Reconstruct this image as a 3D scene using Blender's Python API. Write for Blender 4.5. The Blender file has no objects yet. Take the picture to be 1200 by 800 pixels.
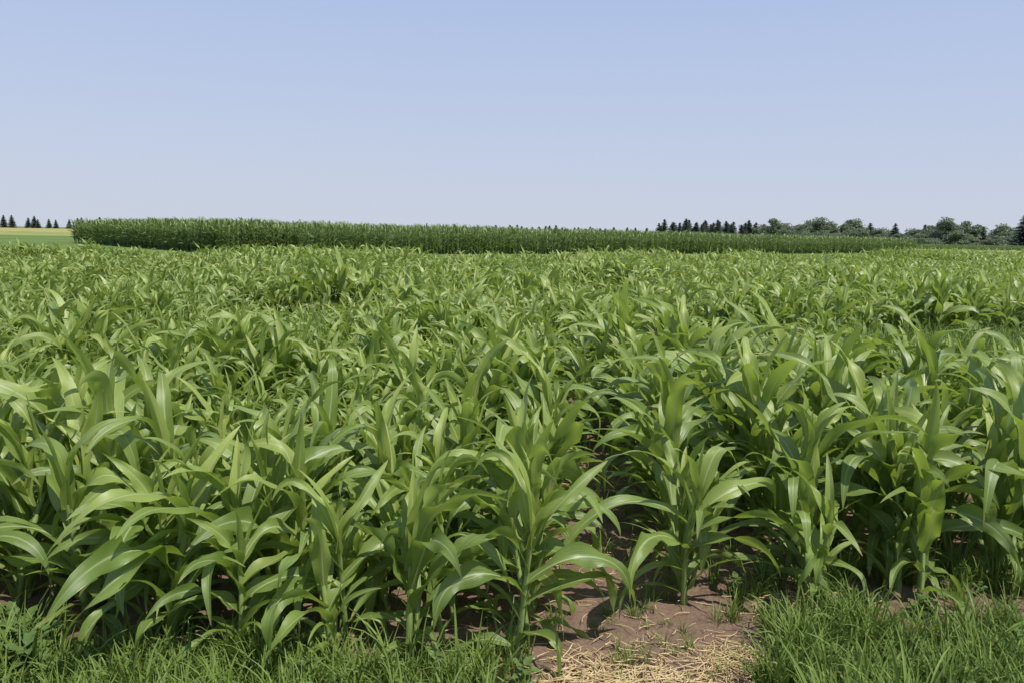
import bpy, math, random
import numpy as np
from mathutils import Vector, Matrix, noise

random.seed(41)
rng = np.random.default_rng(7)
scene = bpy.context.scene
scene.view_settings.view_transform = 'Standard'
scene.view_settings.look = 'None'
scene.view_settings.exposure = 0
R = random.uniform
CAM_H = 1.85

# ------------------------------------------------------------------ materials
def new_mat(name):
    m = bpy.data.materials.new(name); m.use_nodes = True
    nt = m.node_tree; nt.nodes.clear()
    return m, nt, nt.nodes, nt.links

def mapr(nt, src, a, b, c, d, smooth=False):
    n = nt.nodes.new('ShaderNodeMapRange')
    if smooth: n.interpolation_type = 'SMOOTHSTEP'
    n.inputs['From Min'].default_value = a; n.inputs['From Max'].default_value = b
    n.inputs['To Min'].default_value = c; n.inputs['To Max'].default_value = d
    nt.links.new(src, n.inputs['Value'])
    return n.outputs['Result']

def mixc(nt, fac, a, b):
    n = nt.nodes.new('ShaderNodeMix'); n.data_type = 'RGBA'
    for sock, v in ((n.inputs[0], fac), (n.inputs[6], a), (n.inputs[7], b)):
        if hasattr(v, 'links'): nt.links.new(v, sock)
        elif isinstance(v, (int, float)): sock.default_value = v
        else: sock.default_value = (v[0], v[1], v[2], 1)
    return n.outputs[2]

def math_n(nt, op, a, b=0.0):
    n = nt.nodes.new('ShaderNodeMath'); n.operation = op
    for sock, v in ((n.inputs[0], a), (n.inputs[1], b)):
        if hasattr(v, 'links'): nt.links.new(v, sock)
        else: sock.default_value = v
    return n.outputs[0]

def noise_n(nt, scale, detail=3, vec=None, rough=0.55):
    n = nt.nodes.new('ShaderNodeTexNoise')
    n.inputs['Scale'].default_value = scale; n.inputs['Detail'].default_value = detail
    n.inputs['Roughness'].default_value = rough
    if vec is not None: nt.links.new(vec, n.inputs['Vector'])
    return n.outputs['Fac']

def leaf_material(name, dark, light, young, rib, trans_col, trans=0.28, rough=0.42, spec=0.5, tip=(0.36,0.29,0.11), detail=True):
    m, nt, N, L = new_mat(name)
    uv = N.new('ShaderNodeUVMap'); uv.uv_map = 'UVMap'
    sep = N.new('ShaderNodeSeparateXYZ'); L.new(uv.outputs[0], sep.inputs[0])
    u, v = sep.outputs[0], sep.outputs[1]
    d = math_n(nt, 'ABSOLUTE', math_n(nt, 'SUBTRACT', u, 0.5))
    if detail: ribm = mapr(nt, d, 0.026, 0.058, 1, 0, True)
    else: ribm = mapr(nt, d, 0.0, 0.16, 0.8, 0)
    ribm = math_n(nt, 'MULTIPLY', ribm, mapr(nt, v, 0.0, 1.0, 0.95, 0.3))
    oi = N.new('ShaderNodeObjectInfo')
    ti = N.new('ShaderNodeAttribute'); ti.attribute_type='INSTANCER'; ti.attribute_name='tint'
    if detail:
        tc = N.new('ShaderNodeTexCoord')
        n1 = noise_n(nt, 6.0, 1, tc.outputs['Object'])
        f = math_n(nt, 'ADD', math_n(nt, 'MULTIPLY', n1, 0.85), math_n(nt, 'MULTIPLY', oi.outputs['Random'], 0.35))
        f = mapr(nt, f, 0.3, 0.85, 0, 1)
    else:
        f = oi.outputs['Random']
    f = math_n(nt, 'ADD', f, ti.outputs['Fac'])
    col = mixc(nt, f, dark, light)
    at = N.new('ShaderNodeAttribute'); at.attribute_name = 'young'
    col = mixc(nt, at.outputs['Fac'], col, young)
    if detail:
        cmb = N.new('ShaderNodeCombineXYZ'); L.new(math_n(nt, 'MULTIPLY', u, 30.0), cmb.inputs[0]); L.new(math_n(nt, 'MULTIPLY', v, 1.2), cmb.inputs[1])
        vein = noise_n(nt, 1.0, 0, cmb.outputs[0])
        col = mixc(nt, mapr(nt, vein, 0.45, 0.75, 0, 0.35), col, [c*1.4 for c in light])
    col = mixc(nt, ribm, col, rib)
    if detail:
        tipm = math_n(nt, 'MULTIPLY', mapr(nt, v, 0.88, 1.0, 0, 1), mapr(nt, n1, 0.5, 0.62, 0, 1))
        col = mixc(nt, tipm, col, tip)
    p = N.new('ShaderNodeBsdfPrincipled'); L.new(col, p.inputs['Base Color'])
    p.inputs['Roughness'].default_value = rough
    p.inputs['Specular IOR Level'].default_value = spec
    if detail:
        bump = N.new('ShaderNodeBump'); bump.inputs['Strength'].default_value = 0.35; bump.inputs['Distance'].default_value = 0.004
        L.new(vein, bump.inputs['Height']); L.new(bump.outputs[0], p.inputs['Normal'])
    t = N.new('ShaderNodeBsdfTranslucent')
    tcx = mixc(nt, ribm, trans_col, [c*0.6 for c in rib])
    L.new(tcx, t.inputs['Color'])
    mx = N.new('ShaderNodeMixShader'); mx.inputs[0].default_value = trans
    L.new(p.outputs[0], mx.inputs[1]); L.new(t.outputs[0], mx.inputs[2])
    o = N.new('ShaderNodeOutputMaterial'); L.new(mx.outputs[0], o.inputs[0])
    return m

def simple_mat(name, c1, c2, scale=5, rough=0.8, trans=0.0, spec=0.3, rnd=0.0, bump=0.0):
    m, nt, N, L = new_mat(name)
    tc = N.new('ShaderNodeTexCoord')
    n1 = noise_n(nt, scale, 2, tc.outputs['Object'])
    f = mapr(nt, n1, 0.3, 0.7, 0, 1)
    if rnd:
        oi = N.new('ShaderNodeObjectInfo')
        f = math_n(nt, 'ADD', math_n(nt, 'MULTIPLY', f, 1-rnd), math_n(nt, 'MULTIPLY', oi.outputs['Random'], rnd))
    col = mixc(nt, f, c1, c2)
    p = N.new('ShaderNodeBsdfPrincipled'); L.new(col, p.inputs['Base Color'])
    p.inputs['Roughness'].default_value = rough; p.inputs['Specular IOR Level'].default_value = spec
    if bump:
        b = N.new('ShaderNodeBump'); b.inputs['Strength'].default_value = 1; b.inputs['Distance'].default_value = bump
        L.new(n1, b.inputs['Height']); L.new(b.outputs[0], p.inputs['Normal'])
    o = N.new('ShaderNodeOutputMaterial')
    if trans:
        t = N.new('ShaderNodeBsdfTranslucent'); L.new(col, t.inputs['Color'])
        mx = N.new('ShaderNodeMixShader'); mx.inputs[0].default_value = trans
        L.new(p.outputs[0], mx.inputs[1]); L.new(t.outputs[0], mx.inputs[2]); L.new(mx.outputs[0], o.inputs[0])
    else: L.new(p.outputs[0], o.inputs[0])
    return m

SG = dict(dark=(0.112,0.175,0.036), light=(0.205,0.285,0.066), young=(0.39,0.46,0.11), rib=(0.48,0.55,0.30), trans_col=(0.36,0.50,0.06))
M_SORG = leaf_material('sorghum_leaf', trans=0.34, rough=0.40, spec=0.55, **SG)
M_SORGF = leaf_material('sorghum_leaf_simple', trans=0.34, rough=0.43, spec=0.5, detail=False, **SG)
M_CORN = leaf_material('corn_leaf', (0.095,0.15,0.048), (0.155,0.22,0.07), (0.23,0.30,0.10), (0.29,0.35,0.17), (0.23,0.33,0.06), 0.30, 0.42, detail=False)
M_STEM = simple_mat('sorghum_stem', (0.16,0.23,0.06), (0.25,0.33,0.11), 9, 0.5)
M_CSTEM = simple_mat('corn_stem', (0.08,0.14,0.04), (0.13,0.2,0.06), 6, 0.5)
M_GRASS = simple_mat('grass_blade', (0.11,0.18,0.03), (0.24,0.33,0.075), 6, 0.5, 0.3, rnd=0.5)
M_WEED = simple_mat('weed_leaf', (0.09,0.15,0.04), (0.15,0.22,0.06), 12, 0.5, 0.25, rnd=0.5)
M_STRAW = simple_mat('straw', (0.38,0.27,0.12), (0.62,0.49,0.27), 20, 0.6)
M_BARK = simple_mat('bark', (0.06,0.05,0.04), (0.12,0.10,0.08), 6, 0.9)
M_DECID_HAZED = simple_mat('deciduous_leaf_hazed', (0.15,0.195,0.12), (0.23,0.28,0.165), 0.5, 0.6, 0.33, rnd=0.5)  # leaf colour lightened to paint in aerial haze over the distance
M_SPRUCE_HAZED = simple_mat('spruce_needle_hazed', (0.075,0.10,0.08), (0.11,0.14,0.105), 0.8, 0.7, 0.15, rnd=0.4)  # paler bluish needles, distance haze put into the base colour

# ------------------------------------------------------------------ mesh builder
class MB:
    def __init__(s): s.v=[]; s.f=[]; s.uv=[]; s.mi=[]; s.y=[]; s.n=0
    def grid(s, P, U, V, mi, young):
        nv, nu = P.shape[:2]; b = s.n
        s.v.append(P.reshape(-1,3)); s.n += nv*nu
        s.y.append(np.full(nv*nu, young) if np.isscalar(young) else np.repeat(young, nu))
        i = np.arange(nv-1)[:,None]*nu + np.arange(nu-1)[None,:] + b
        f = np.stack([i, i+1, i+nu+1, i+nu], -1).reshape(-1,4)
        s.f.append(f); s.mi.append(np.full(len(f), mi))
        uv = np.stack(np.broadcast_arrays(U[None,:], V[:,None]), -1).reshape(-1,2)
        s.uv.append(uv[(f-b).reshape(-1)])
    def quads(s, P, mi, young=0.0):
        k = len(P); b = s.n
        s.v.append(P.reshape(-1,3)); s.n += 4*k
        s.y.append(np.full(4*k, young))
        f = (np.arange(4*k)+b).reshape(-1,4); s.f.append(f); s.mi.append(np.full(k, mi))
        s.uv.append(np.tile(np.array([[0,0],[1,0],[1,1],[0,1]],float),(k,1)))
    def tube(s, pts, rad, mi, sides=8, young=0.0):
        pts = np.asarray(pts,float); rad=np.asarray(rad,float)
        T = np.gradient(pts, axis=0); T /= np.linalg.norm(T,axis=1)[:,None]+1e-9
        ref = np.array([0.13,0.97,0.2]) if abs(T[0][2])>0.7 else np.array([0,0,1.0])
        A = np.cross(T, ref); A /= np.linalg.norm(A,axis=1)[:,None]+1e-9
        B = np.cross(T, A)
        a = np.linspace(0, 2*math.pi, sides+1)
        P = pts[:,None,:] + rad[:,None,None]*(np.cos(a)[None,:,None]*A[:,None,:] + np.sin(a)[None,:,None]*B[:,None,:])
        s.grid(P, np.linspace(0,1,sides+1), np.linspace(0,1,len(pts)), mi, young)
    def mesh(s, name, mats, smooth=True):
        me = bpy.data.meshes.new(name)
        V = np.concatenate(s.v); F = np.concatenate(s.f)
        me.vertices.add(len(V)); me.vertices.foreach_set('co', V.astype(np.float32).ravel())
        me.loops.add(len(F)*4); me.loops.foreach_set('vertex_index', F.astype(np.int32).ravel())
        me.polygons.add(len(F)); me.polygons.foreach_set('loop_start', (np.arange(len(F))*4).astype(np.int32))
        me.update(calc_edges=True)
        for m in mats: me.materials.append(m)
        me.polygons.foreach_set('material_index', np.concatenate(s.mi).astype(np.int32))
        me.polygons.foreach_set('use_smooth', np.full(len(F), smooth))
        uvl = me.uv_layers.new(name='UVMap'); uvl.data.foreach_set('uv', np.concatenate(s.uv).astype(np.float32).ravel())
        at = me.attributes.new('young','FLOAT','POINT'); at.data.foreach_set('value', np.concatenate(s.y).astype(np.float32))
        me.validate(); me.update()
        return me

def leaf(mb, base, az, th0, th1, power, length, width, twist, nv=16, nu=7, fold=0.25, wave=0.05, young=0.0, kink=None, azd=0.0, basew=0.5):
    t = np.linspace(0,1,nv)
    th = th0 + (th1-th0)*t**power
    if kink is not None: th = th + kink[1]/(1+np.exp(-(t-kink[0])*28))
    th = np.minimum(th, math.radians(176))
    a = az + azd*t**1.5
    T = np.stack([np.sin(th)*np.cos(a), np.sin(th)*np.sin(a), np.cos(th)], -1)
    ds = length/(nv-1)
    C = np.vstack([[0,0,0], np.cumsum((T[:-1]+T[1:])*0.5*ds, axis=0)]) + np.asarray(base)
    S = np.stack([-np.sin(a), np.cos(a), np.zeros(nv)], -1)
    # inner (upper) side of the leaf points towards the stem axis when upright
    Nn = -np.stack([np.cos(a)*np.cos(th), np.sin(a)*np.cos(th), -np.sin(th)], -1)
    tw = twist*t**1.4
    ct, st = np.cos(tw)[:,None], np.sin(tw)[:,None]
    S2 = S*ct + Nn*st; N2 = -S*st + Nn*ct
    sm = np.clip(t/0.28,0,1); sm = sm*sm*(3-2*sm)
    w = width*0.5*(basew+(1-basew)*sm)*np.clip(1-t**2.3,0,1)**0.85
    w[-1] = 0.0008
    u = np.linspace(-1,1,nu)
    fo = fold*(1.5-1.1*t)
    ph = R(0,6.28); fr = R(9,15); ph2 = R(0,6.28)
    wv = wave*width*(np.sin(t*fr+ph)[:,None]*(u>0)[None,:] + np.sin(t*fr*1.1+ph2)[:,None]*(u<0)[None,:])*(np.abs(u)**1.6)[None,:]*np.sin(np.clip(t*1.15,0,1)*math.pi)[:,None]*2.2
    off = fo[:,None]*np.abs(u)[None,:]**1.25*w[:,None] + wv
    P = C[:,None,:] + S2[:,None,:]*(u[None,:]*w[:,None])[:,:,None] + N2[:,None,:]*off[:,:,None]
    mb.grid(P, (u+1)/2, t, 0, young)

def plant_sorghum(i, far=False, stiff=False):
    mb = MB()
    NV,NU,NW = (10,3,8) if far else (20,7,16)
    H = R(0.46,0.66) if stiff else R(0.44,0.62)
    lean = R(0,0.12); la = R(0,6.28)
    zz = np.linspace(-0.03, H, 4 if far else 12)
    sp = np.stack([np.cos(la)*lean*(zz/H)**2, np.sin(la)*lean*(zz/H)**2, zz], -1)
    rad = 0.0155 - 0.005*np.clip(zz/H,0,1)
    if not far: rad[1::3]*=1.15
    mb.tube(sp, rad, 1, 5 if far else 8)
    def at(z):
        k = max(z,0)/H
        return np.array([math.cos(la)*lean*k*k, math.sin(la)*lean*k*k, z])
    plane = R(0,6.28)
    n = random.choice([8,9,9,10])
    tws = 75 if stiff else 125
    for k in range(n):
        q = k/(n-1)
        z = 0.07 + (H-0.09)*q**0.9
        az = plane + math.pi*(k%2) + R(-0.75,0.75)
        if q < 0.25:
            L, W = R(0.36,0.5), R(0.045,0.062); th0=math.radians(R(35,60)); th1=math.radians(R(135,170)); pw=R(0.8,1.3)
        elif q < 0.8:
            L, W = R(0.55,0.80), R(0.075,0.11)
            if stiff: th0=math.radians(R(14,34)); th1=math.radians(R(80,160)); pw=R(1.3,2.3)
            else: th0=math.radians(R(17,46)); th1=math.radians(R(125,176)); pw=R(0.85,1.7)
        else:
            L, W = R(0.48,0.68), R(0.068,0.098)
            if stiff: th0=math.radians(R(7,20)); th1=math.radians(R(35,120)); pw=R(1.5,2.8)
            else: th0=math.radians(R(9,28)); th1=math.radians(R(60,160)); pw=R(1.1,2.3)
        kink = (R(0.4,0.85), math.radians(R(25,90))) if random.random()<(0.25 if stiff else 0.42) else None
        leaf(mb, at(z), az, th0, th1, pw, L, W, math.radians(R(-tws,tws)), nv=NV, nu=NU, fold=R(0.08,0.5), wave=R(0.05,0.20),
             young=max(0,(q-0.55))*R(0.1,1.7), kink=kink, azd=R(-1.1,1.1))
    for k in range(3):
        az = plane + math.pi*(k%2) + R(-0.6,0.6)
        leaf(mb, at(H-0.02), az, math.radians(R(4,14)), math.radians([R(30,115),R(15,75),R(8,35)][k]), R(1.5,2.6), [R(0.40,0.54),R(0.30,0.42),R(0.16,0.28)][k], [R(0.058,0.078),R(0.044,0.058),R(0.03,0.04)][k],
             math.radians(R(-70,70)), nv=NW, nu=NU, fold=[0.45,0.8,1.2][k], wave=0.05, young=[R(.2,.9),R(.5,1.0),R(.7,1.0)][k], azd=R(-0.7,0.7), basew=0.6)
    if not far and random.random()<0.55:
        b = np.array([R(-0.03,0.03), R(-0.03,0.03), 0])
        for k in range(5):
            leaf(mb, b+[0,0,0.05*k], R(0,6.28), math.radians(R(10,30)), math.radians(R(60,140)), 1.4, R(0.3,0.5), R(0.03,0.052), math.radians(R(-80,80)), nv=12, nu=5, fold=0.4, young=0.1)
    return mb.mesh('sorghum_plant_mesh_%d'%i, [M_SORGF if far else M_SORG, M_STEM])

def plant_corn(i):
    mb = MB(); H = R(1.75,1.95)
    mb.tube([(0,0,-0.05),(0.01,0,H*0.5),(0,0.01,H)], [0.02,0.016,0.009], 1, 5)
    plane = R(0,6.28)
    for k in range(14):
        q=k/13; z=0.25+(H-0.3)*q
        leaf(mb, (0,0,z), plane+math.pi*(k%2)+R(-0.5,0.5), math.radians(R(15,32) if q<0.8 else R(6,18)), math.radians(R(90,150) if q<0.8 else R(25,90)), R(1.2,2.0), R(0.7,0.95) if q<.85 else R(.5,.7), R(0.09,0.12), math.radians(R(-60,60)),
             nv=8, nu=3, fold=0.25, wave=0.06, young=max(0,q-0.5)*1.6, azd=R(-0.4,0.4))
    return mb.mesh('corn_plant_mesh_%d'%i, [M_CORN, M_CSTEM])

def grass_tuft(i, hmin=0.12, hmax=0.30, n=20, spread=0.055):
    mb = MB()
    for k in range(n):
        r = spread*math.sqrt(R(0,1)); a=R(0,6.28)
        leaf(mb, (r*math.cos(a), r*math.sin(a), -0.01), a+R(-1,1), math.radians(R(2,22)), math.radians(R(25,120)), R(1.2,2.2), R(hmin,hmax), R(0.006,0.013), math.radians(R(-60,60)),
             nv=7, nu=3, fold=0.4, wave=0, young=0)
    return mb.mesh('grass_tuft_mesh_%d'%i, [M_GRASS])

def weed(i):
    mb = MB()
    for k in range(9):
        a = k*2.4+R(-.3,.3); z=0.02+0.012*k
        L=R(0.06,0.1)
        leaf(mb, (0.01*math.cos(a),0.01*math.sin(a),z), a, math.radians(R(30,60)), math.radians(R(80,110)), 1.0, L, L*R(0.5,0.7), R(-.3,.3), nv=8, nu=5, fold=0.15, wave=0.08, basew=0.1)
    mb.tube([(0,0,0),(0,0,0.08),(0,0,0.13)],[0.004,0.003,0.002],0,5)
    return mb.mesh('weed_mesh_%d'%i, [M_WEED])

def blob_quads(centers, size):
    k=len(centers)
    A = rng.normal(size=(k,3)); A/=np.linalg.norm(A,axis=1)[:,None]
    Bv = rng.normal(size=(k,3)); Bv = np.cross(A,Bv); Bv/=np.linalg.norm(Bv,axis=1)[:,None]
    s = size*rng.uniform(0.6,1.3,(k,1))
    return np.stack([centers-A*s, centers-Bv*s*0.6, centers+A*s, centers+Bv*s*0.6],1)

def tree_decid(i):
    mb = MB(); H=R(9,11)
    th = H*0.2
    mb.tube([(0,0,-0.3),(0.1,0,th*0.6),(0,0.1,th),(0.1,0.0,H*0.6),(0,0,H*0.85)],[0.32,0.26,0.22,0.12,0.03],1,8)
    lobes=[]
    for k in range(20):
        a=k*2.4+R(-.4,.4); q=R(0.0,1)
        rr=R(0.4,1)*H*0.38*math.sin(math.pi*min(0.95,0.25+q*0.7))
        c=np.array([rr*math.cos(a), rr*math.sin(a), H*(0.15+0.72*q)])
        mb.tube([(0,0,th+q*H*0.25), c*0.5+np.array([0,0,th*0.5]), c],[0.12,0.07,0.02],1,5)
        lobes.append((c, H*R(0.10,0.18)))
    pts=[]
    for c,r in lobes:
        n=230
        d=rng.normal(size=(n,3)); d/=np.linalg.norm(d,axis=1)[:,None]
        rad=r*rng.uniform(0.35,1.15,(n,1))
        pts.append(c+d*rad*np.array([1.15,1.15,0.85]))
    P=np.concatenate(pts)
    mb.quads(blob_quads(P,0.30),0)
    return mb.mesh('deciduous_tree_mesh_%d'%i,[M_DECID_HAZED,M_BARK],False)

def tree_spruce(i):
    mb=MB(); H=R(8,10)
    mb.tube([(0,0,-0.3),(0,0,H*0.5),(0,0,H)],[0.2,0.12,0.02],1,7)
    W=H*R(0.24,0.29)
    z=0.4; quads=[]
    while z<H:
        q=z/H; rl=W*(1-q)**0.75+0.15
        nb=max(6,int(14*(1-q)+5))
        for b in range(nb):
            a=R(0,6.28); L=rl*R(0.75,1.12); m=max(3,int(L/0.18))
            tt=np.linspace(0.1,1,m)
            c=np.stack([np.cos(a)*L*tt, np.sin(a)*L*tt, z+R(-.1,.1)-0.35*L*tt+0.2*L*tt**2],-1)
            dirv=np.array([math.cos(a),math.sin(a),-0.2]); side=np.array([-math.sin(a),math.cos(a),0])
            w=0.32*(1.15-tt)[:,None]+0.06
            up=np.array([0,0,1])
            quads.append(np.stack([c-dirv*0.15, c+side*w-up*0.1*R(.5,1.5), c+dirv*0.2, c-side*w-up*0.1*R(.5,1.5)],1))
            quads.append(np.stack([c-dirv*0.12, c+up*w*0.5, c+dirv*0.18, c-up*w*0.7],1))
        z+=0.26
    mb.quads(np.concatenate(quads),0)
    return mb.mesh('spruce_tree_mesh_%d'%i,[M_SPRUCE_HAZED,M_BARK],False)

def make_coll(name, meshes):
    c=bpy.data.collections.new(name)
    for k,me in enumerate(meshes):
        c.objects.link(bpy.data.objects.new('%s_source_%02d'%(name,k), me))
    return c

NN,NF=30,14   # first half of each set is stiff/upright, second half arching
C_SORG = make_coll('sorghum_plants', [plant_sorghum(i,False,i<NN//2) for i in range(NN)]+[plant_sorghum(NN+i,True,i<NF//2) for i in range(NF)])
C_CORN = make_coll('corn_plants', [plant_corn(i) for i in range(6)])
C_GRASS = make_coll('grass_tufts', [grass_tuft(i) for i in range(8)])
C_WEED = make_coll('weeds', [weed(i) for i in range(3)])
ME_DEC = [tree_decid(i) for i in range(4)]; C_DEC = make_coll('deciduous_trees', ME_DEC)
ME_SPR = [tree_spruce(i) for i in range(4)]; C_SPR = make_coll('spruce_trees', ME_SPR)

def scatter(name, P, rot, scl, coll, nvar, idx=None, tint=None):
    me=bpy.data.meshes.new(name); P=np.asarray(P,np.float32); n=len(P)
    me.vertices.add(n); me.vertices.foreach_set('co',P.ravel())
    a=me.attributes.new('rot','FLOAT_VECTOR','POINT'); a.data.foreach_set('vector',np.asarray(rot,np.float32).ravel())
    a=me.attributes.new('scl','FLOAT_VECTOR','POINT'); a.data.foreach_set('vector',np.asarray(scl,np.float32).ravel())
    a=me.attributes.new('idx','INT','POINT'); a.data.foreach_set('value',(rng.integers(0,nvar,n) if idx is None else np.asarray(idx)).astype(np.int32))
    a=me.attributes.new('tint','FLOAT','POINT'); a.data.foreach_set('value',np.zeros(n,np.float32) if tint is None else np.asarray(tint,np.float32))
    me.update()
    ob=bpy.data.objects.new(name,me); scene.collection.objects.link(ob)
    ng=bpy.data.node_groups.new(name+'_nodes','GeometryNodeTree')
    ng.interface.new_socket('Geometry',in_out='INPUT',socket_type='NodeSocketGeometry')
    ng.interface.new_socket('Geometry',in_out='OUTPUT',socket_type='NodeSocketGeometry')
    N=ng.nodes; L=ng.links
    gi=N.new('NodeGroupInput'); go=N.new('NodeGroupOutput')
    ci=N.new('GeometryNodeCollectionInfo'); ci.inputs['Collection'].default_value=coll
    ci.inputs['Separate Children'].default_value=True; ci.inputs['Reset Children'].default_value=True
    iop=N.new('GeometryNodeInstanceOnPoints'); iop.inputs['Pick Instance'].default_value=True
    def na(nm,t):
        x=N.new('GeometryNodeInputNamedAttribute'); x.data_type=t; x.inputs['Name'].default_value=nm
        return [o for o in x.outputs if o.enabled and o.name=='Attribute'][0]
    e=N.new('FunctionNodeEulerToRotation'); L.new(na('rot','FLOAT_VECTOR'),e.inputs[0])
    L.new(gi.outputs[0],iop.inputs['Points']); L.new(ci.outputs[0],iop.inputs['Instance'])
    L.new(na('idx','INT'),iop.inputs['Instance Index']); L.new(e.outputs[0],iop.inputs['Rotation']); L.new(na('scl','FLOAT_VECTOR'),iop.inputs['Scale'])
    L.new(iop.outputs[0],go.inputs[0])
    md=ob.modifiers.new('scatter','NODES'); md.node_group=ng
    return ob

# ------------------------------------------------------------------ terrain
def gz(x,y):
    d=math.hypot(x,y)
    return 0.02*noise.noise(Vector((x*0.6,y*0.6,0)))*min(1,20/(d+1))
def clod(x,y):
    v=Vector((x*7,y*7,3.1))
    return 0.022*noise.noise(v)+0.014*abs(noise.noise(v*2.7))+0.008*noise.noise(v*6.3)

def axis(lo_d, hi_d, step, far):
    c=list(np.arange(lo_d,hi_d,step)); s=step; x=hi_d
    while x<far: c.append(x); s*=1.22; x+=s
    s=step; x=lo_d
    while x>-far: s*=1.22; x-=s; c.insert(0,x)
    return c
xs=axis(-2.5,3.2,0.022,2600); ys=axis(2.5,5.4,0.022,2600)
ROWDIR=0.05
def back_edge(x): return 36+max(0,(x+5))*0.62 if x>-5 else 36.0
def in_field(x,y):
    return y<back_edge(x)+0.8 and y>3.2 and x>-42
V=[];G=[]
for y in ys:
    for x in xs:
        near = (-2.6<x<3.3 and 2.2<y<6.2)
        V.append((x,y,gz(x,y)+(clod(x,y) if near else 0)))
        g=0.0 if in_field(x,y) else 1.0
        if y<3.35: g = 0.0 if -0.1<x<1.5 else 0.7
        if x>2.2 and 10.9<y<13.3: g=0.8
        G.append(g)
nx=len(xs); F=[(j*nx+i,j*nx+i+1,(j+1)*nx+i+1,(j+1)*nx+i) for j in range(len(ys)-1) for i in range(nx-1)]
me=bpy.data.meshes.new('ground'); me.from_pydata(V,[],F); me.update()
me.polygons.foreach_set('use_smooth',[True]*len(F))
a=me.attributes.new('grassy','FLOAT','POINT'); a.data.foreach_set('value',G)
m,nt,N,L=new_mat('ground_soil_and_grass')
tc=N.new('ShaderNodeTexCoord')
nA=noise_n(nt,3.0,5,tc.outputs['Object'],0.65); nB=noise_n(nt,40.0,4,tc.outputs['Object'],0.7); nC=noise_n(nt,0.05,4,tc.outputs['Object'])
soil=mixc(nt,mapr(nt,nA,0.3,0.7,0,1),(0.12,0.075,0.052),(0.205,0.137,0.099))
soil=mixc(nt,mapr(nt,nB,0.4,0.75,0,0.55),soil,(0.28,0.205,0.152))
gr=mixc(nt,mapr(nt,nC,0.35,0.65,0,1),(0.10,0.16,0.035),(0.15,0.215,0.055))
gr=mixc(nt,mapr(nt,nB,0.35,0.7,0,0.5),gr,(0.06,0.10,0.022))
at=N.new('ShaderNodeAttribute'); at.attribute_name='grassy'
col=mixc(nt,at.outputs['Fac'],soil,gr)
p=N.new('ShaderNodeBsdfPrincipled'); L.new(col,p.inputs['Base Color']); p.inputs['Roughness'].default_value=0.95; p.inputs['Specular IOR Level'].default_value=0.15
b=N.new('ShaderNodeBump'); b.inputs['Strength'].default_value=0.9; b.inputs['Distance'].default_value=0.014; L.new(nB,b.inputs['Height']); L.new(b.outputs[0],p.inputs['Normal'])
o=N.new('ShaderNodeOutputMaterial'); L.new(p.outputs[0],o.inputs[0])
me.materials.append(m)
g=bpy.data.objects.new('ground',me); scene.collection.objects.link(g)

# ------------------------------------------------------------------ sorghum field
P=[];ROT=[];SC=[];IDX=[];TI=[]
def add_plant(x,y,s,sz,tint,pst,tilt=0.17):
    P.append((x,y,gz(x,y)-0.01)); ROT.append((R(-tilt,tilt),R(-tilt,tilt),R(0,6.283))); SC.append((s,s,s*sz))
    n = NN if y<13 else NF
    k = random.randrange(n//2) + (0 if random.random()<pst else n//2)
    IDX.append(k if y<13 else NN+k); TI.append(tint)
def front_y(x):
    if x<0.30: return 3.27+0.1*math.sin(x*2.7)
    if x<1.4: return 3.68
    return 3.85+0.15*math.sin(x*3)
def hash2(i,j,k=0): return random.Random(i*7919+j*104729+k*31).random()
rowx=[(0.08-0.42*k,0) for k in range(0,86)]+[(0.92+0.57*k,1) for k in range(0,118)]
rowx.append((0.48,2))   # volunteer plants closing the gap further back
for rx,side in rowx:
    y=3.0+R(0,0.15)
    while y<70:
        y+=0.155*R(0.6,1.4)*(1.0 if y<14 else (1.3 if y<26 else 1.5))
        jit=0.10 if rx<0 else 0.05
        x=rx+ROWDIR*(y-3.4)+R(-jit,jit)
        if y<front_y(x) : continue
        if side==2 and (y<6.5 or (y<10 and random.random()<0.6)): continue
        if y>back_edge(x): break
        if abs(x)>0.72*y+1.6: continue
        pl=int(math.floor((rx-0.4)/3.0))
        if x>1.0:
            if 10.9<y<13.3 and x>2.3+R(-.3,.3): continue
            rg=0 if y<12 else 1+int((y-13.3)/8.0)
            if rg>0 and ((y-13.3)%8.0)>6.9: continue
        else:
            sh=3+3.0*hash2(pl,99)
            rg=int((y-sh)/9.5)
            if y>9 and ((y-sh)%9.5)>8.6: continue
        h=hash2(pl,rg)
        s=0.70+0.42*h+0.22*noise.noise(Vector((x*0.5,y*0.5,5)))
        if y<8: s=0.94+0.30*noise.noise(Vector((x*0.8,y*0.8,9.3)))
        if x>1.2 and y<7: s=max(s,0.92)*1.16
        if -2.2<x<-0.2 and 5<y<9: s*=0.9
        if x>2.3 and 7.5<y<11.2: s*=0.85
        if x>4.2 and 8.6<y<11.2: s*=0.72
        if x>2.3 and y>13.3: s=max(s,0.9)*1.10
        if -12<x<-4 and y>30: s=1.2
        if 22<x<34 and y>42: s=1.35
        s*=R(0.80,1.16)
        if random.random()<0.04: continue
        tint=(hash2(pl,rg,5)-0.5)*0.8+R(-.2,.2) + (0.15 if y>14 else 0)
        add_plant(x,y,s,R(0.92,1.08),tint,0.8 if x>0.6 else 0.55)
scatter('sorghum_field',P,ROT,SC,C_SORG,NN,IDX,TI)
n_sorg=len(P)

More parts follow.
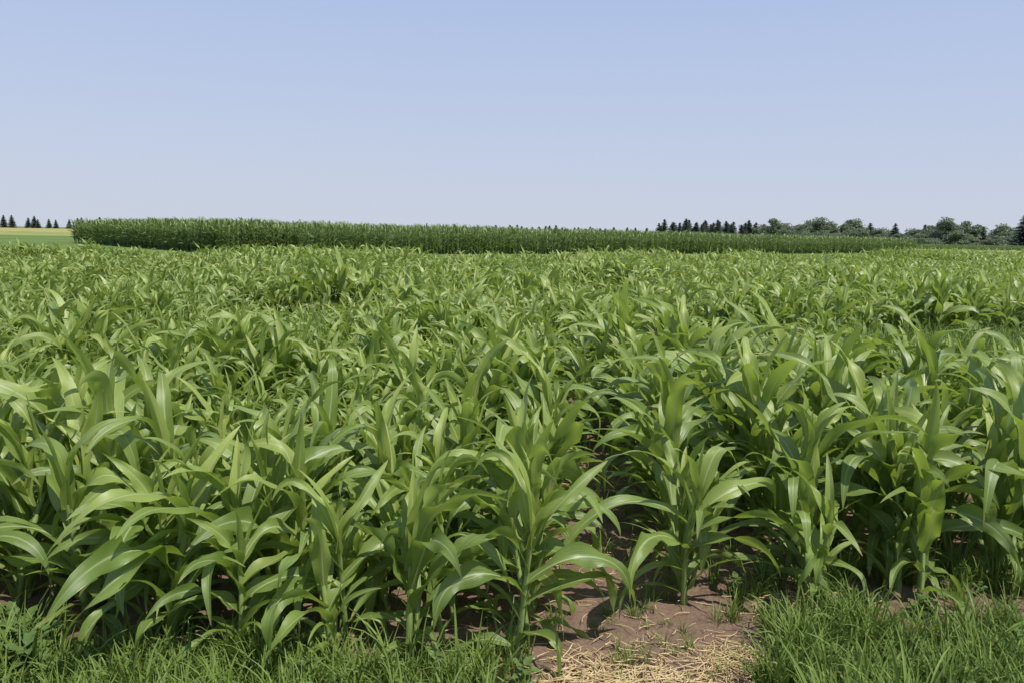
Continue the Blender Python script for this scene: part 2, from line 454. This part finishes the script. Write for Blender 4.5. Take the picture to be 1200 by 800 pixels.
# ------------------------------------------------------------------ tall corn block
P=[];ROT=[];SC=[]
A0=np.array([-51.,94.]);A1=np.array([-21.,60.]);A2=np.array([66.,133.])
def strip(p,q,depth_dir,depth,spacing,rows_sp=0.76,sz=1.0,sz2=None):
    p=np.array(p,float);q=np.array(q,float);d=q-p;Ln=np.linalg.norm(d);d/=Ln
    dd=np.array(depth_dir,float);dd/=np.linalg.norm(dd)
    if sz2 is None: sz2=sz
    k=0
    while k*rows_sp<depth:
        t=0
        while t<Ln:
            t+=spacing*R(0.8,1.2)*(1 if k<8 else 1.4)
            pt=p+d*t+dd*k*rows_sp+np.array([R(-.05,.05),R(-.05,.05)])
            s=(sz+(sz2-sz)*t/Ln)*R(0.92,1.07)*(1+0.07*noise.noise(Vector((pt[0]*0.12,pt[1]*0.12,1))))
            P.append((pt[0],pt[1],0)); ROT.append((R(-.06,.06),R(-.06,.06),R(0,6.28))); SC.append((s,s,s))
        k+=1
strip(A1,A2,(-30,34),32,0.34,sz=1.10,sz2=1.04)
n_corn=len(P)
strip(A1,A0,(87,71),6,0.3,sz=1.10,sz2=1.18)
scatter('corn_field',P,ROT,SC,C_CORN,6)
P=[];ROT=[];SC=[]
strip((100,196),(190,190),(0,1),10,0.4,sz=0.62)
scatter('corn_field_distant',P,ROT,SC,C_CORN,6)

# ------------------------------------------------------------------ low fields
def crop_block(name,x0,x1,y0,y1,h,mat,skew=0.0,st=1.2):
    nxx=max(2,min(160,int((x1-x0)/st)));nyy=max(2,min(160,int((y1-y0)/st)))
    V=[];F=[]
    for j in range(nyy+1):
        for i in range(nxx+1):
            x=x0+(x1-x0)*i/nxx; y=y0+(y1-y0)*j/nyy+skew*(x-x0)
            e=(i in(0,nxx) or j in (0,nyy))
            V.append((x,y,-0.05 if e else h*(0.9+0.2*noise.noise(Vector((x*0.7,y*0.7,0))))))
    for j in range(nyy):
        for i in range(nxx):
            k=j*(nxx+1)+i;F.append((k,k+1,k+nxx+2,k+nxx+1))
    me=bpy.data.meshes.new(name);me.from_pydata(V,[],F);me.update();me.materials.append(mat)
    o=bpy.data.objects.new(name,me);scene.collection.objects.link(o)
M_WHEAT=simple_mat('ripening_wheat',(0.26,0.24,0.07),(0.37,0.32,0.10),0.15,0.8,bump=0.1)
M_WGREEN=simple_mat('green_wheat',(0.17,0.21,0.055),(0.25,0.27,0.085),0.15,0.8,bump=0.1)
crop_block('wheat_field',-420,-70,215,480,0.7,M_WHEAT,st=3)
crop_block('green_wheat_field',-200,-60,165,208,0.5,M_WGREEN)
crop_block('green_wheat_field',72,190,118,180,0.4,M_WGREEN)

# ------------------------------------------------------------------ trees
P=[];ROT=[];SC=[]
def tadd(x,y,s,sx=1.0,z=0):
    P.append((x,y,z));ROT.append((0,0,R(0,6.28)));SC.append((s*sx,s*sx,s))
x=-345
while x<-230:
    tadd(x,R(545,555),R(0.7,1.0),1.3); x+=R(5,7)
x=-10
while x<76:
    tadd(x,R(440,470),R(0.66,0.84),1.6); x+=R(2.2,4.5)
x=72
while x<124:
    tadd(x,R(385,410),R(0.95,1.22),1.4); x+=R(0.8,1.7)
x=150
while x<300:
    tadd(x,R(365,400),R(0.9,1.2),1.3); x+=R(5,14)
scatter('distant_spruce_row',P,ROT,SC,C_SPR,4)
P=[];ROT=[];SC=[]
x=116
while x<330:
    s=0.88+0.8*abs(noise.noise(Vector((x*0.09,2,0))))*R(0.7,1)
    tadd(x,R(360,430),s,1.25,-0.8); x+=R(1.1,2.4)
x=118
while x<330:
    tadd(x,R(335,358),R(0.5,0.85),1.7,-1.2); x+=R(1.6,3.2)
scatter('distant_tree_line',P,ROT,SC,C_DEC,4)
def single(name,me,x,y,s,sx=1):
    o=bpy.data.objects.new(name,me);o.location=(x,y,0);o.scale=(s*sx,s*sx,s);o.rotation_euler=(0,0,R(0,6));scene.collection.objects.link(o)
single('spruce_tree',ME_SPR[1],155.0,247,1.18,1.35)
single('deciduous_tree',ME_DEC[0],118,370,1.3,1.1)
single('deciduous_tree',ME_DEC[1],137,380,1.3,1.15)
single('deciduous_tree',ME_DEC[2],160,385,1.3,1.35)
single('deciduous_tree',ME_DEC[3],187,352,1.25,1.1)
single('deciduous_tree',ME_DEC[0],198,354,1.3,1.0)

# ------------------------------------------------------------------ grass, weeds, straw
P=[];ROT=[];SC=[]
def gadd(x,y,s,sz=1):
    P.append((x,y,gz(x,y)));ROT.append((R(-.15,.15),R(-.15,.15),R(0,6.28)));SC.append((s,s,s*sz))
for _ in range(6500):
    x=R(-4,4.5);y=R(2.3,5.0)
    if x<0.12:
        lim=3.28+0.14*noise.noise(Vector((x*1.5,0,0)))
        if y>lim+R(-.12,.12): continue
        if x>-0.15 and random.random()<(x+0.15)/0.3: continue
        s=R(0.5,1.05)
        if random.random()<0.04: s*=1.6
    else:
        e=1.18+0.24*noise.noise(Vector((y*3,1,0)))-0.12*(3.3-y)
        if x<e: continue
        if y>4.2+R(-.3,.3): continue
        if y>3.2 and noise.noise(Vector((x*2.2,y*2.2,4)))<-0.08: continue
        s=R(0.55,1.15)
        if random.random()<0.05: s*=1.5
    gadd(x,y,s)
for _ in range(350):
    x=R(-3,5);y=R(3.6,8);gadd(x,y,R(0.4,0.8))
for _ in range(2600):
    x=R(2.2,11);y=R(10.4,13.4);gadd(x,y,R(1.4,2.6) if x>4 else R(0.8,1.6))
for _ in range(40):
    gadd(R(0.15,1.1),R(2.9,3.9),R(0.2,0.5))
scatter('grass',P,ROT,SC,C_GRASS,8)
P=[];ROT=[];SC=[]
for _ in range(70):
    x=R(-3.5,3.5);y=R(2.7,4.1)
    if 0.1<x<1.1 and random.random()<0.8: continue
    gadd(x,y,R(0.4,1.1))
for _ in range(12): gadd(-2.05+R(-.15,.15),3.2+R(-.15,.15),R(0.8,1.3))
scatter('broadleaf_weeds',P,ROT,SC,C_WEED,3)

mb=MB()
spots=[(0.42,3.08,0.22,620),(0.25,3.0,0.22,320),(0.75,3.05,0.22,480),(1.0,3.32,0.16,300),(1.55,3.9,0.25,220),(0.5,4.4,0.4,150),(0.6,6,0.5,200),(0.8,9,0.7,300),(0.6,3.4,0.5,220)]
for cx,cy,r,n in spots:
    for _ in range(n):
        x=cx+random.gauss(0,r*0.6);y=cy+random.gauss(0,r*0.5)
        L0=R(0.03,0.13);a=R(0,6.28);w=R(0.0012,0.0027)
        c=R(-1,1)*0.15*L0
        z0=gz(x,y)+clod(x,y)+R(0.003,0.025)
        t=np.linspace(-.5,.5,5)
        d=np.array([math.cos(a),math.sin(a),R(-.15,.15)]);sd=np.array([-math.sin(a),math.cos(a),0])
        pts=np.array([x,y,z0])+t[:,None]*L0*d+(t**2)[:,None]*4*c*sd
        mb.tube(pts,[w]*5,0,4)
me=mb.mesh('straw_litter',[M_STRAW]);o=bpy.data.objects.new('straw_litter',me);scene.collection.objects.link(o)

# ------------------------------------------------------------------ light
EL=math.radians(60); AZ=math.radians(132)
sd=Vector((math.sin(AZ)*math.cos(EL),math.cos(AZ)*math.cos(EL),math.sin(EL)))
ld=bpy.data.lights.new('sun','SUN');ld.energy=5.0;ld.angle=math.radians(0.5);ld.color=(1,0.95,0.87)
lo=bpy.data.objects.new('sun',ld);lo.rotation_euler=sd.to_track_quat('Z','Y').to_euler();scene.collection.objects.link(lo)
w=bpy.data.worlds.new('World');scene.world=w;w.use_nodes=True
nt=w.node_tree;bg=nt.nodes['Background']
sky=nt.nodes.new('ShaderNodeTexSky');sky.sky_type='NISHITA';sky.sun_disc=False
sky.sun_elevation=EL;sky.sun_rotation=AZ;sky.air_density=1.0;sky.dust_density=0.6;sky.ozone_density=2.0
# summer haze layered over the physical sky: thick near the horizon, thin overhead
tc=nt.nodes.new('ShaderNodeTexCoord');sp=nt.nodes.new('ShaderNodeSeparateXYZ');nt.links.new(tc.outputs['Generated'],sp.inputs[0])
hz=mapr(nt,sp.outputs[2],0.0,0.40,0,1)
hazecol=mixc(nt,hz,(5.9,6.4,7.5),(4.4,5.75,9.2))
fac=mapr(nt,sp.outputs[2],0.0,0.9,0.96,0.4)
skyc=mixc(nt,fac,sky.outputs[0],hazecol)
nt.links.new(skyc,bg.inputs[0]);bg.inputs[1].default_value=0.1

# ------------------------------------------------------------------ camera
cd=bpy.data.cameras.new('camera');cd.sensor_width=36;cd.lens=28.26;cd.clip_end=6000;cd.clip_start=0.05
co=bpy.data.objects.new('camera',cd);scene.collection.objects.link(co)
co.matrix_world=Matrix.Translation((0,0,CAM_H))@Matrix.Rotation(math.radians(90-7.53),4,'X')@Matrix.Rotation(math.radians(1.04),4,'Z')
scene.camera=co
print('SORG',n_sorg,'CORN',n_corn)
